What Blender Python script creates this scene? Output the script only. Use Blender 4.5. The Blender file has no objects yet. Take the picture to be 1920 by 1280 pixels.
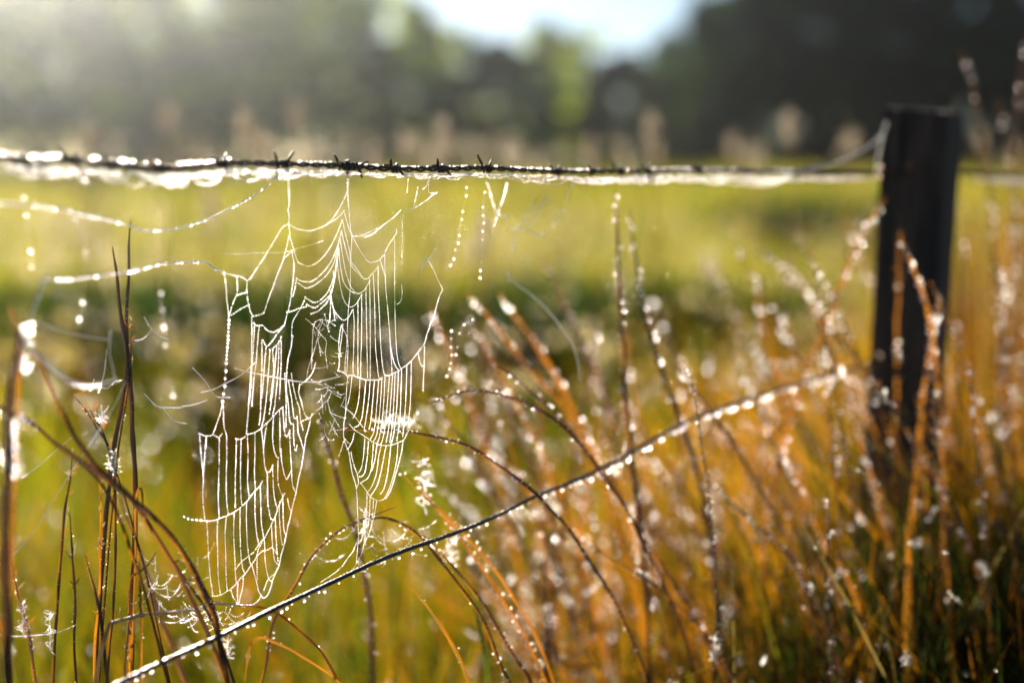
import bpy, math, random
import numpy as np
from mathutils import Vector, noise
R = math.radians
random.seed(7); rng = np.random.default_rng(7)
S = bpy.context.scene
COL = S.collection

# ------------------------------------------------------------ camera, sky, sun, exposure
PITCH = R(7.48); CZ = 1.2; FPX = 2666.7
cd = bpy.data.cameras.new('camera'); cam = bpy.data.objects.new('camera', cd); COL.objects.link(cam)
cam.location = (0, 0, CZ); cam.rotation_euler = (R(90) - PITCH, 0, 0)
cd.lens = 50; cd.sensor_width = 36; cd.clip_start = 0.02; cd.clip_end = 1000
cd.dof.use_dof = True; cd.dof.focus_distance = 1.31; cd.dof.aperture_fstop = 1.5
S.camera = cam
SUN_AZ, SUN_EL = -21.5, 15.0          # degrees; azimuth from +Y towards +X
w = bpy.data.worlds.new('World'); S.world = w; w.use_nodes = True
nt = w.node_tree; bg = nt.nodes['Background']; sky = nt.nodes.new('ShaderNodeTexSky')
sky.sky_type = 'NISHITA'; sky.sun_disc = False; sky.sun_elevation = R(SUN_EL); sky.sun_rotation = R(SUN_AZ)
sky.air_density = 0.6; sky.dust_density = 0.12; sky.ozone_density = 1.0
nt.links.new(sky.outputs[0], bg.inputs[0]); bg.inputs[1].default_value = 0.05
ld = bpy.data.lights.new('sun', 'SUN'); sun = bpy.data.objects.new('sun', ld); COL.objects.link(sun)
ld.energy = 5.0; ld.angle = R(0.5); ld.color = (1.0, 0.87, 0.70)
sd = Vector((math.sin(R(SUN_AZ)) * math.cos(R(SUN_EL)), math.cos(R(SUN_AZ)) * math.cos(R(SUN_EL)), math.sin(R(SUN_EL))))
sun.rotation_euler = sd.to_track_quat('Z', 'Y').to_euler(); sun.location = (-8, 20, 12)
S.view_settings.view_transform = 'Standard'; S.view_settings.look = 'None'
S.view_settings.exposure = 1.5; S.view_settings.gamma = 1.0
S.cycles.use_denoising = True
S.cycles.use_adaptive_sampling = False
S.cycles.max_bounces = 10; S.cycles.transparent_max_bounces = 8
S.cycles.transmission_bounces = 6; S.cycles.diffuse_bounces = 4; S.cycles.glossy_bounces = 3; S.cycles.volume_bounces = 0
S.cycles.sample_clamp_direct = 0; S.cycles.sample_clamp_indirect = 120
S.cycles.caustics_reflective = False; S.cycles.caustics_refractive = True

# ------------------------------------------------------------ photo pixel -> ray -> real place
def ray(px, py):
    a = (px - 960) / FPX; b = (640 - py) / FPX
    return np.array((a, math.cos(PITCH) + b * math.sin(PITCH), -math.sin(PITCH) + b * math.cos(PITCH)))
CAM = np.array((0, 0, CZ))
def onp(px, py, a, b=0.0):            # point where the ray meets the vertical plane y = a + b x
    d = ray(px, py); t = a / (d[1] - b * d[0]); return CAM + d * t
def fence(px, py): return onp(px, py, 1.404, 1.02)
def web(px, py, off=0.0):
    w_ = onp(px, py, 1.335 + off, 0.35)
    if py < 410:
        k = min(1, (410 - py) / 75); k = k * k * (3 - 2 * k); f_ = fence(px, py)
        d = ray(px, py); y = w_[1] * (1 - k) + f_[1] * k; return CAM + d * (y / d[1])
    return w_
def smooth(P, n=4):
    P = [np.asarray(p, float) for p in P]
    if len(P) < 3: return [P[0] + (P[-1] - P[0]) * t for t in np.linspace(0, 1, n + 1)]
    Q = [2 * P[0] - P[1]] + P + [2 * P[-1] - P[-2]]; out = []
    for i in range(1, len(Q) - 2):
        p0, p1, p2, p3 = Q[i - 1:i + 3]
        for k in range(n):
            t = k / n
            out.append(.5 * ((2 * p1) + (-p0 + p2) * t + (2 * p0 - 5 * p1 + 4 * p2 - p3) * t * t + (-p0 + 3 * p1 - 3 * p2 + p3) * t ** 3))
    out.append(P[-1]); return out

# ------------------------------------------------------------ materials
def mat(name): 
    m = bpy.data.materials.new(name); m.use_nodes = True; m.node_tree.nodes.clear(); return m
def N(m, t, **k):
    n = m.node_tree.nodes.new(t)
    for a, v in k.items():
        if a in n.inputs: n.inputs[a].default_value = v
        else: setattr(n, a, v)
    return n
def L(m, a, b): m.node_tree.links.new(a, b)
def leaf_mat(name, trans=0.55, gloss=0.06, rough=0.35, vary=0.25, vscale=60):
    m = mat(name); o = N(m, 'ShaderNodeOutputMaterial')
    at = N(m, 'ShaderNodeAttribute', attribute_name='Col')
    tc = N(m, 'ShaderNodeTexCoord'); nz = N(m, 'ShaderNodeTexNoise'); nz.inputs['Scale'].default_value = vscale; nz.inputs['Detail'].default_value = 3
    L(m, tc.outputs['Object'], nz.inputs['Vector'])
    mr = N(m, 'ShaderNodeMapRange'); mr.inputs['To Min'].default_value = 1 - vary; mr.inputs['To Max'].default_value = 1 + vary; L(m, nz.outputs['Fac'], mr.inputs['Value'])
    mx = N(m, 'ShaderNodeVectorMath', operation='SCALE'); L(m, at.outputs['Color'], mx.inputs[0]); L(m, mr.outputs[0], mx.inputs['Scale'])
    d = N(m, 'ShaderNodeBsdfDiffuse'); t = N(m, 'ShaderNodeBsdfTranslucent'); g = N(m, 'ShaderNodeBsdfGlossy'); g.inputs['Roughness'].default_value = rough
    L(m, mx.outputs[0], d.inputs[0]); L(m, mx.outputs[0], t.inputs[0])
    a = N(m, 'ShaderNodeMixShader'); a.inputs[0].default_value = trans; L(m, d.outputs[0], a.inputs[1]); L(m, t.outputs[0], a.inputs[2])
    b = N(m, 'ShaderNodeMixShader'); b.inputs[0].default_value = gloss; L(m, a.outputs[0], b.inputs[1]); L(m, g.outputs[0], b.inputs[2])
    L(m, b.outputs[0], o.inputs[0]); return m
M_blade = leaf_mat('grass_blade_skin', 0.65, 0.05, 0.3)
M_field = leaf_mat('field_grass_skin', 0.74, 0.008, 0.35, 0.2, 3)
M_leaf = leaf_mat('tree_leaf_skin', 0.6, 0.004, 0.4, 0.2, 0.6)
def dew_mat(name, tint):
    # water beads: rough refraction lets the low sun behind them shine through, with a glossy skin
    m = mat(name); o = N(m, 'ShaderNodeOutputMaterial')
    f = N(m, 'ShaderNodeBsdfRefraction'); f.inputs['IOR'].default_value = 1.33; f.inputs['Roughness'].default_value = 0.42; f.inputs[0].default_value = (*tint, 1)
    t = N(m, 'ShaderNodeBsdfTranslucent'); t.inputs[0].default_value = (*tint, 1)
    g = N(m, 'ShaderNodeBsdfGlossy'); g.inputs['Roughness'].default_value = 0.38; g.inputs[0].default_value = (*tint, 1)
    a = N(m, 'ShaderNodeMixShader'); a.inputs[0].default_value = 0.03; L(m, f.outputs[0], a.inputs[1]); L(m, t.outputs[0], a.inputs[2])
    b = N(m, 'ShaderNodeMixShader'); b.inputs[0].default_value = 0.03; L(m, a.outputs[0], b.inputs[1]); L(m, g.outputs[0], b.inputs[2])
    L(m, b.outputs[0], o.inputs[0]); return m
M_dew = dew_mat('dew_water', (1.0, 1.0, 1.0))
def silk_mat():
    m = mat('silk'); o = N(m, 'ShaderNodeOutputMaterial')
    d = N(m, 'ShaderNodeBsdfDiffuse'); d.inputs[0].default_value = (.85, .83, .78, 1)
    t = N(m, 'ShaderNodeBsdfTranslucent'); t.inputs[0].default_value = (.9, .87, .8, 1)
    g = N(m, 'ShaderNodeBsdfGlossy'); g.inputs['Roughness'].default_value = 0.4
    a = N(m, 'ShaderNodeMixShader'); a.inputs[0].default_value = .5; L(m, d.outputs[0], a.inputs[1]); L(m, t.outputs[0], a.inputs[2])
    b = N(m, 'ShaderNodeMixShader'); b.inputs[0].default_value = .4; L(m, a.outputs[0], b.inputs[1]); L(m, g.outputs[0], b.inputs[2])
    L(m, b.outputs[0], o.inputs[0]); return m
M_silk = silk_mat()
def prin(name, c1, c2, rough, metal=0, scale=8, bump=0.0, stretch=(1, 1, 1), detail=6):
    m = mat(name); o = N(m, 'ShaderNodeOutputMaterial'); p = N(m, 'ShaderNodeBsdfPrincipled'); L(m, p.outputs[0], o.inputs[0])
    tc = N(m, 'ShaderNodeTexCoord'); mp = N(m, 'ShaderNodeMapping'); mp.inputs['Scale'].default_value = stretch; L(m, tc.outputs['Object'], mp.inputs[0])
    nz = N(m, 'ShaderNodeTexNoise'); nz.inputs['Scale'].default_value = scale; nz.inputs['Detail'].default_value = detail; L(m, mp.outputs[0], nz.inputs['Vector'])
    cr = N(m, 'ShaderNodeValToRGB'); cr.color_ramp.elements[0].color = (*c1, 1); cr.color_ramp.elements[1].color = (*c2, 1)
    cr.color_ramp.elements[0].position = .35; cr.color_ramp.elements[1].position = .65
    L(m, nz.outputs['Fac'], cr.inputs[0]); L(m, cr.outputs[0], p.inputs['Base Color'])
    p.inputs['Roughness'].default_value = rough; p.inputs['Metallic'].default_value = metal
    if bump:
        b = N(m, 'ShaderNodeBump'); b.inputs['Strength'].default_value = bump; b.inputs['Distance'].default_value = .008; L(m, nz.outputs['Fac'], b.inputs['Height']); L(m, b.outputs[0], p.inputs['Normal'])
    return m
M_wire = prin('rusty_wire', (.035, .03, .028), (.09, .05, .03), .45, .5, 300, .3)
M_wire2 = prin('smooth_wire', (.03, .03, .032), (.06, .05, .045), .3, .6, 200, .1)
M_post = prin('weathered_wood', (.007, .005, .004), (.075, .045, .030), .9, 0, 14, .8, (6, 6, .5))
M_nail = prin('rusty_nail', (.1, .05, .03), (.2, .1, .05), .5, .7, 200)
M_bark = prin('tree_bark', (.05, .04, .03), (.1, .08, .06), .9, 0, 4, .5)
M_soil = prin('soil', (.035, .04, .015), (.07, .065, .025), .95, 0, 1.5, .5)
M_spider = prin('spider_skin', (.01, .008, .006), (.03, .02, .01), .4, 0, 900)
M_spot = prin('spider_marking', (.5, .3, .05), (.6, .4, .08), .5, 0, 900)

# ------------------------------------------------------------ mesh helpers
_t = (1 + 5 ** .5) / 2
ICO = np.array([(-1, _t, 0), (1, _t, 0), (-1, -_t, 0), (1, -_t, 0), (0, -1, _t), (0, 1, _t), (0, -1, -_t), (0, 1, -_t), (_t, 0, -1), (_t, 0, 1), (-_t, 0, -1), (-_t, 0, 1)]); ICO /= np.linalg.norm(ICO[0])
ICOF = [(0, 11, 5), (0, 5, 1), (0, 1, 7), (0, 7, 10), (0, 10, 11), (1, 5, 9), (5, 11, 4), (11, 10, 2), (10, 7, 6), (7, 1, 8), (3, 9, 4), (3, 4, 2), (3, 2, 6), (3, 6, 8), (3, 8, 9), (4, 9, 5), (2, 4, 11), (6, 2, 10), (8, 6, 7), (9, 8, 1)]
class Buf:
    def __init__(s): s.v = []; s.f = []; s.m = []; s.c = []; s.n = 0; s.mi = 0
    def add(s, V, F, col=(.5, .5, .5)):
        V = np.asarray(V, float); s.v.append(V)
        s.f += [tuple(i + s.n for i in f) for f in F]; s.m += [s.mi] * len(F)
        c = np.asarray(col, float); s.c.append(np.tile(c, (len(V), 1)) if c.ndim == 1 else c); s.n += len(V)
    def bead(s, p, r, sz=1.0):
        a = random.random() * 6.28; ca, sa = math.cos(a), math.sin(a)
        V = ICO * r; V = np.stack([V[:, 0] * ca - V[:, 1] * sa, V[:, 0] * sa + V[:, 1] * ca, V[:, 2] * sz], 1)
        s.add(V + np.asarray(p), ICOF, (1, 1, 1))
    def tube(s, P, rad, sides=5, col=(.5, .5, .5), flat=1.0):
        P = [np.asarray(p, float) for p in P]; n = len(P)
        if np.isscalar(rad): rad = [rad] * n
        V = []; F = []; C = []
        up = np.array((0.3, -1.0, 0.2)); up /= np.linalg.norm(up)
        col = np.asarray(col, float)
        for i in range(n):
            t = P[min(i + 1, n - 1)] - P[max(i - 1, 0)]; t /= (np.linalg.norm(t) + 1e-12)
            a = np.cross(t, up); la = np.linalg.norm(a)
            a = a / la if la > 1e-4 else np.array((1., 0, 0))
            b = np.cross(t, a)
            for k in range(sides):
                th = 2 * math.pi * k / sides
                V.append(P[i] + rad[i] * (a * math.cos(th) + b * math.sin(th) * flat))
                C.append(col if col.ndim == 1 else col[i])
        for i in range(n - 1):
            for k in range(sides):
                k2 = (k + 1) % sides
                F.append((i * sides + k, i * sides + k2, (i + 1) * sides + k2, (i + 1) * sides + k))
        F.append(tuple(range(sides - 1, -1, -1))); F.append(tuple((n - 1) * sides + k for k in range(sides)))
        s.add(V, F, np.array(C))
    def blade(s, P, wid, colA, colB, fold=0.5, twist=0.0):
        # folded leaf: two strips meeting at a midrib
        P = [np.asarray(p, float) for p in P]; n = len(P); V = []; C = []; F = []
        vd = np.array((0, -1., 0)); colA = np.asarray(colA, float); colB = np.asarray(colB, float)
        for i in range(n):
            t = P[min(i + 1, n - 1)] - P[max(i - 1, 0)]; t /= (np.linalg.norm(t) + 1e-12)
            a = np.cross(t, vd); a /= (np.linalg.norm(a) + 1e-9); b = np.cross(a, t)
            th = twist * i / n; a2 = a * math.cos(th) + b * math.sin(th); b2 = -a * math.sin(th) + b * math.cos(th)
            w_ = wid[i] if not np.isscalar(wid) else wid
            V += [P[i] - a2 * w_ + b2 * w_ * fold, P[i], P[i] + a2 * w_ + b2 * w_ * fold]
            k = .75 + .5 * noise.noise(Vector(P[i] * 40))
            e_ = min(1, max(0, .28 + 1.7 * noise.noise(Vector(P[i] * 28 + 9)))); C += [colA * k, colA * .7 * k, colA * (1 - e_) + colB * e_]
        for i in range(n - 1):
            j = i * 3
            F += [(j, j + 1, j + 4, j + 3), (j + 1, j + 2, j + 5, j + 4)]
        s.add(V, F, np.clip(np.array(C), 0, 1))
    def build(s, name, mats, parent=None, origin=None, smooth_=True):
        V = np.concatenate(s.v); C = np.concatenate(s.c)
        o_ = np.asarray(origin if origin is not None else (tuple(parent.location) if parent else (0, 0, 0)))
        if parent is not None and parent.parent is not None: o_ = np.asarray(parent['_o'])
        me = bpy.data.meshes.new(name); me.from_pydata((V - o_).tolist(), [], s.f)
        mats = mats if isinstance(mats, (list, tuple)) else [mats]
        for m in mats: me.materials.append(m)
        me.polygons.foreach_set('material_index', s.m)
        if smooth_: me.polygons.foreach_set('use_smooth', [True] * len(s.f))
        at = me.color_attributes.new('Col', 'FLOAT_COLOR', 'POINT'); at.data.foreach_set('color', np.c_[C, np.ones(len(C))].astype(np.float32).ravel())
        me.update(); o = bpy.data.objects.new(name, me); COL.objects.link(o)
        if parent is not None: o.parent = parent
        else: o.location = o_
        return o
def thing(name, label, cat, loc, group=None):
    o = bpy.data.objects.new(name, None); COL.objects.link(o); o.location = tuple(float(x) for x in loc); o.empty_display_size = .02
    o['label'] = label; o['category'] = cat; o['kind'] = 'thing'
    if group: o['group'] = group
    return o
def tag(o, label, cat, group=None):
    o['label'] = label; o['category'] = cat; o['kind'] = 'thing'
    if group: o['group'] = group
    return o
def kind(o, k): o['kind'] = k; return o

# ------------------------------------------------------------ ground and bulk grass (numpy)
g = Buf()
xs = np.linspace(-140, 140, 57); ys = np.linspace(-12, 230, 60)
V = []; F = []
for j, y in enumerate(ys):
    for i, x in enumerate(xs):
        V.append((x, y, 0.03 * noise.noise(Vector((x * .3, y * .3, 0))) - .02))
for j in range(len(ys) - 1):
    for i in range(len(xs) - 1):
        a = j * len(xs) + i; F.append((a, a + 1, a + 1 + len(xs), a + len(xs)))
g.add(V, F); kind(g.build('ground', M_soil), 'structure')

BL = []
def bulk(name, base, h, lean, wid, col, segs, material):
    n = len(base); az = rng.uniform(0, np.pi, n); side = np.stack([np.cos(az), np.sin(az), np.zeros(n)], 1)
    rows = []; cols = []
    for k in range(segs + 1):
        t = k / segs
        c = base.copy(); c[:, 2] += h * (t - .12 * t * t); c[:, :2] += lean * (t ** 1.8)[..., None] if np.ndim(t) else lean * t ** 1.8
        ww = (wid * (1 - t ** 1.5 * .93) * .5)[:, None]
        rows += [c - side * ww, c + side * ww]; cols += [col, col]
    V = np.stack(rows, 1).reshape(-1, 3); C = np.stack(cols, 1).reshape(-1, 3)
    nv = 2 * (segs + 1); b = (np.arange(n) * nv)[:, None]
    q = np.concatenate([b + np.array([2 * k, 2 * k + 1, 2 * k + 3, 2 * k + 2]) for k in range(segs)], 1).reshape(-1)
    nf = n * segs
    me = bpy.data.meshes.new(name); me.vertices.add(len(V)); me.vertices.foreach_set('co', V.astype(np.float32).ravel())
    me.loops.add(nf * 4); me.loops.foreach_set('vertex_index', q.astype(np.int32))
    me.polygons.add(nf); me.polygons.foreach_set('loop_start', (np.arange(nf) * 4).astype(np.int32)); me.polygons.foreach_set('loop_total', np.full(nf, 4, np.int32))
    me.materials.append(material)
    at = me.color_attributes.new('Col', 'FLOAT_COLOR', 'POINT'); at.data.foreach_set('color', np.c_[np.clip(C, 0, 1), np.ones(len(C))].astype(np.float32).ravel())
    BL.append((base, h, lean, segs)); me.update(calc_edges=True); me.validate()
    o = bpy.data.objects.new(name, me); COL.objects.link(o); return kind(o, 'stuff')
def nz2(x, y, s, seed=0): return np.array([noise.noise(Vector((a * s + seed, b * s, seed * 1.7))) for a, b in zip(x, y)])
def pick(cols, p, n):
    c = np.array(cols)[rng.choice(len(cols), n, p=p)]; return c * rng.uniform(.7, 1.3, (n, 1))
GY = (.22, .205, .005); GR = (.06, .11, .005); STR = (.32, .25, .07); ORG = (.72, .31, .004); DK = (.03, .02, .006); RUS = (.17, .065, .006)

def meadow(name, n, y0, y1, h0, h1, w0, w1, segs, spread, cols, p, power=1.0, tuft=1.0, label=None):
    u = rng.uniform(0, 1, n) ** power; y = y0 + (y1 - y0) * u
    x = rng.uniform(-1, 1, n) * (0.42 * y + spread)
    t = nz2(x, y * .6, 13.0 / (2 + y0), 3) + .6 * nz2(x, y, 34.0 / (2 + y0), 9)
    keep = rng.uniform(0, 1, n) < np.clip(.62 + t * 1.1 * tuft, .12, 1); x, y, t = x[keep], y[keep], t[keep]; n = len(x)
    h = (h0 + (h1 - h0) * rng.uniform(0, 1, n)) * np.clip(1 + .55 * t * tuft, .5, 1.5)
    lean = rng.normal(0, .22, (n, 2)) * h[:, None]
    base = np.stack([x, y, np.full(n, -.03)], 1)
    c = pick(cols, p, n) * np.clip(.9 + 1.3 * t, .18, 2.1)[:, None]
    wd = (w0 + (w1 - w0) * (y - y0) / (y1 - y0)) * rng.uniform(.6, 1.4, n)
    return bulk(name, base, h, lean, wd, c, segs, M_field)
meadow('grass', 9000, 3.0, 7.5, .38, .62, .006, .010, 3, .5, [GY, GR, STR, ORG], [.52, .37, .05, .06], 1.0)
meadow('grass', 30000, 7.0, 22, .32, .62, .012, .022, 3, 2, [GY, GR, STR], [.5, .32, .18], 1.2)
meadow('grass', 42000, 20, 92, .35, .8, .04, .09, 2, 4, [GY, GR, STR], [.5, .3, .2], 1.1)

def leaf_cloud(b, centers, radii, per, size, cols):
    n = len(centers) * per
    c = np.repeat(np.array(centers), per, 0); r = np.repeat(np.array(radii), per)
    d = rng.normal(0, 1, (n, 3)); d /= np.linalg.norm(d, axis=1)[:, None]; d *= (rng.uniform(0, 1, n) ** .45)[:, None] * r[:, None]
    p = c + d * np.array((1, 1, .75)); a = rng.normal(0, 1, (n, 3)); a /= np.linalg.norm(a, axis=1)[:, None]
    q = np.cross(a, rng.normal(0, 1, (n, 3))); q /= np.linalg.norm(q, axis=1)[:, None]
    s_ = (size * rng.uniform(.6, 1.4, n))[:, None]
    V = np.stack([p - a * s_, p + q * s_ * .5, p + a * s_, p - q * s_ * .5], 1).reshape(-1, 3)
    base = np.array(cols)[rng.integers(0, len(cols), len(centers))]; base = np.repeat(base, per, 0) * rng.uniform(.75, 1.25, (n, 1))
    F = [(4 * i, 4 * i + 1, 4 * i + 2, 4 * i + 3) for i in range(n)]
    b.add(V, F, np.repeat(base, 4, 0))
# pale dewy tufts of seed fluff scattered through the field grass
fb = Buf(); cs = []; rs = []
for _ in range(950):
    Y = 4.5 + 24 * random.random() ** 1.6; x = random.uniform(-1, 1) * (.4 * Y + .5); cs.append((x, Y, random.uniform(.35, .62))); rs.append(random.uniform(.012, .045) * (1 + Y * .05))
leaf_cloud(fb, cs, rs, 26, .009, [(.72, .58, .24), (.66, .52, .18), (.78, .66, .36)]); kind(fb.build('grass', M_field), 'stuff')
bf = Buf()
for _ in range(1500):
    Y = 3.2 + 16 * random.random() ** 1.5; x = random.uniform(-1, 1) * (.4 * Y + .5); bf.bead((x, Y, random.uniform(.3, .62)), random.uniform(.002, .0045) * (1 + Y * .12))
kind(bf.build('dew', M_dew), 'stuff')
random.seed(77)
for px, py, Y, wd, ht, lab in [(290, 640, 6.6, 1.2, .60, 'dark rush clump added for a shadow band in the field behind the tall dark blades'), (520, 650, 5.6, .9, .54, 'dark rush clump added for a shadow band behind the left half of the web'), (700, 650, 5.8, .9, .55, 'dark rush clump added for a shadow band behind the right half of the web'), (420, 640, 6.2, 1.25, .62, 'dark rush clump added for a shadow band in the field left of the web'), (610, 645, 6.2, 1.25, .62, 'dark rush clump added for a shadow band right behind the web centre'), (800, 650, 6.2, 1.25, .62, 'dark rush clump added for a shadow band behind the right edge of the web'), (1120, 590, 7.0, 1.0, .60, 'dark rush clump added for a shadow band behind the tall dark stems'), (1290, 600, 7.0, 1.0, .56, 'dark rush clump added for a shadow band right of the tall dark stems'), (1500, 455, 18, 1.6, .7, 'dark rush clump added for a shadow band far out in the field left of the post'), (120, 560, 8, 1.2, .5, 'dark rush clump added for a shadow band in the field at the left edge')]:
    c = onp(px, py, Y); b = Buf()  # dark clumps added, their colour imitating the shadow bands in the field
    for _ in range(800):
        a = random.random() * 6.28; q = random.random() ** .5 * wd * .5; p = np.array((c[0] + math.cos(a) * q * 1.3, Y + math.sin(a) * q * .6, -.02)); h_ = ht * random.uniform(.6, 1.1); d = np.array((math.cos(a), math.sin(a), 0)) * random.uniform(.02, .2)
        b.blade([p, p + d * .3 + np.array((0, 0, h_ * .6)), p + d + np.array((0, 0, h_))], [.008, .008, .002], (.018, .045, .006), (.06, .095, .008), .3)
    t = thing('shadow_band_rush', lab, 'rush clump', (c[0], Y, 0), 'rush clumps added for the shadow bands in the field'); b.build('leaves', M_field, t)

# near grass on the left and middle, behind the web: green and straw
n = 5200; y = rng.uniform(1.75, 3.3, n); px = rng.uniform(-200, 1500, n); x = (px - 960) / FPX * y
h = rng.uniform(.30, .62, n) + .12 * nz2(x, y, 3, 5); lean = rng.normal(0, .13, (n, 2)); lean[:, 0] += -.03
bulk('grass', np.stack([x, y, np.zeros(n)], 1), h, lean, rng.uniform(.003, .008, n), pick([GY, GR, ORG, STR, DK], [.44, .26, .12, .03, .15], n), 5, M_field)
# tall russet clump right of the web: orange translucent leaves, tips lean to the left
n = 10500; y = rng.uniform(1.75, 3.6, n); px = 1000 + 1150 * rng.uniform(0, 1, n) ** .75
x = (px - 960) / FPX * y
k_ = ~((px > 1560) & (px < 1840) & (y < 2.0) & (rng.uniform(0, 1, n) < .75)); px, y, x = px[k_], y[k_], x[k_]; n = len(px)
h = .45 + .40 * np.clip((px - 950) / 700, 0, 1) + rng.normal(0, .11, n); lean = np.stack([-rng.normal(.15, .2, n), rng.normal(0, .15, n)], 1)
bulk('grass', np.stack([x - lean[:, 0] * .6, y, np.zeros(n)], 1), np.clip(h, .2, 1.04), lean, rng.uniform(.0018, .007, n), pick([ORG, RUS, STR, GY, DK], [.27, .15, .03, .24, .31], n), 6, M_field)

# thin dead stalks leaning and crossing every way through the clump
n = 1500; y = rng.uniform(1.5, 2.6, n); px = 820 + 1150 * rng.uniform(0, 1, n) ** .8; x = (px - 960) / FPX * y
h = .5 + .36 * np.clip((px - 820) / 800, 0, 1) + rng.normal(0, .09, n); lean = np.stack([rng.normal(-.16, .28, n), rng.normal(0, .12, n)], 1)
bulk('grass', np.stack([x - lean[:, 0] * .75, y, np.zeros(n)], 1), np.clip(h, .3, 1.0), lean, rng.uniform(.0012, .0032, n), pick([ORG, RUS, STR, DK], [.2, .3, .1, .4], n), 8, M_field)
BL.insert(0, BL.pop())
# wispy tall straw beyond the post at the right edge
n = 4300; y = rng.uniform(2.3, 4.2, n); px = rng.uniform(1780, 2250, n); x = (px - 960) / FPX * y
h = rng.uniform(.8, 1.38, n); lean = np.stack([rng.normal(-.03, .16, n), rng.normal(0, .12, n)], 1)
bulk('grass', np.stack([x, y, np.zeros(n)], 1), h, lean, rng.uniform(.0018, .005, n), pick([ORG, RUS, STR, DK], [.10, .38, .14, .38], n), 6, M_field)
BL.insert(0, BL.pop())
# rank grass by the post foot, coloured near black to imitate shade there
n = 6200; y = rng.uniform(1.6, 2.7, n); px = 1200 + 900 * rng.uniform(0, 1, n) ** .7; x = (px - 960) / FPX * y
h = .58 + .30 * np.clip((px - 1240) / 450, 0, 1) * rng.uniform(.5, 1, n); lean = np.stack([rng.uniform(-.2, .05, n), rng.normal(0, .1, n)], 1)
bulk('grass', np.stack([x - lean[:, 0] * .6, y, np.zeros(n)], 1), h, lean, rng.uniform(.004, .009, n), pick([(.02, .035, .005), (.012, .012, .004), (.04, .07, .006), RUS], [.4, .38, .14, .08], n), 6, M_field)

# scattered dew on the grass mass
bf = Buf()
def dew_on(item, count, rmul=1.0, tmin=.45):
    base, h, lean, segs = item
    for _ in range(count):
        i = random.randrange(len(base)); t = random.uniform(tmin, 1); r0 = rmul * .0012 * min(1.6, math.exp(random.gauss(0, .4)))
        for k in range(random.choice((1, 1, 1, 1, 2, 4))):
            tt = t - k * .006; tk = math.floor(tt * segs) / segs; f = (tt - tk) * segs
            q = [base[i] + np.array((lean[i][0] * u ** 1.8, lean[i][1] * u ** 1.8, h[i] * (u - .12 * u * u))) for u in (tk, min(1, tk + 1 / segs))]
            p = q[0] * (1 - f) + q[1] * f
            if p[2] < .3: continue
            bf.bead(p + rng.normal(0, .0006, 3), r0 * random.uniform(.6, 1.3))
dew_on(BL[0], 500, 1.5); dew_on(BL[1], 1100, 1.45, .3); dew_on(BL[-3], 1100, 1.5); dew_on(BL[-2], 1900, 1.75, .5); dew_on(BL[-1], 900, 1.6)
kind(bf.build('dew', M_dew), 'stuff')

# ------------------------------------------------------------ trees at the far edge of the field
LG = [(.06, .12, .008), (.22, .36, .008), (.03, .07, .010), (.62, .66, .01), (.04, .09, .012), (.5, .6, .01)]  # bright yellow-green entries stand in for sunlit patches on the crowns
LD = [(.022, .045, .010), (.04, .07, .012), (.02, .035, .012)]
def tree_proto(seed, H, Wd, cols, clusters=44, low=.12):
    random.seed(seed); tb = Buf(); cb = Buf()
    P = [np.array((0, 0, -.1))]; 
    for i in range(1, 7): P.append(P[-1] + np.array((random.uniform(-.15, .15), random.uniform(-.15, .15), H * .14)))
    tb.tube(P, [.022 * H * (1 - i / 8) for i in range(7)], 8)
    cs = []; rs = []
    for i in range(clusters):
        z = low + (1 - low) * random.random() ** .8; env = math.sin(min(1, (z - low * .5) * 1.15) * math.pi) ** .55 if z < .87 else .35
        a = random.random() * 6.28; rr = Wd * .5 * env * random.uniform(.3, 1)
        c = np.array((math.cos(a) * rr, math.sin(a) * rr, z * H * .93)); cs.append(c); rs.append(random.uniform(.09, .17) * H * .8)
        if i % 3 == 0:
            k = min(6, max(1, int(z * 6))); tb.tube([P[k - 1], (P[k - 1] + c) / 2 + np.array((0, 0, .1)), c], [.008 * H, .005 * H, .002 * H], 5)
    leaf_cloud(cb, cs, rs, 62 if cols is LG else 105, .26, cols)
    return tb, cb
protos = [tree_proto(11, 10, 7, LG), tree_proto(12, 10, 5.5, LG), tree_proto(13, 8, 7, LG, 42, .05), tree_proto(14, 11, 8, LD, 52, .03), tree_proto(15, 10, 6, LD, 46, .03), tree_proto(16, 7, 6, LD, 40, .02)]
PH = [10, 10, 8, 11, 10, 7]
def mk(b, name, m):
    V = np.concatenate(b.v); C = np.concatenate(b.c); me = bpy.data.meshes.new(name); me.from_pydata(V.tolist(), [], b.f); me.materials.append(m)
    at = me.color_attributes.new('Col', 'FLOAT_COLOR', 'POINT'); at.data.foreach_set('color', np.c_[C, np.ones(len(C))].astype(np.float32).ravel()); return me
pm = [(mk(t, 'trunk', M_bark), mk(c, 'crown', M_leaf)) for t, c in protos]
random.seed(21)
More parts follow.
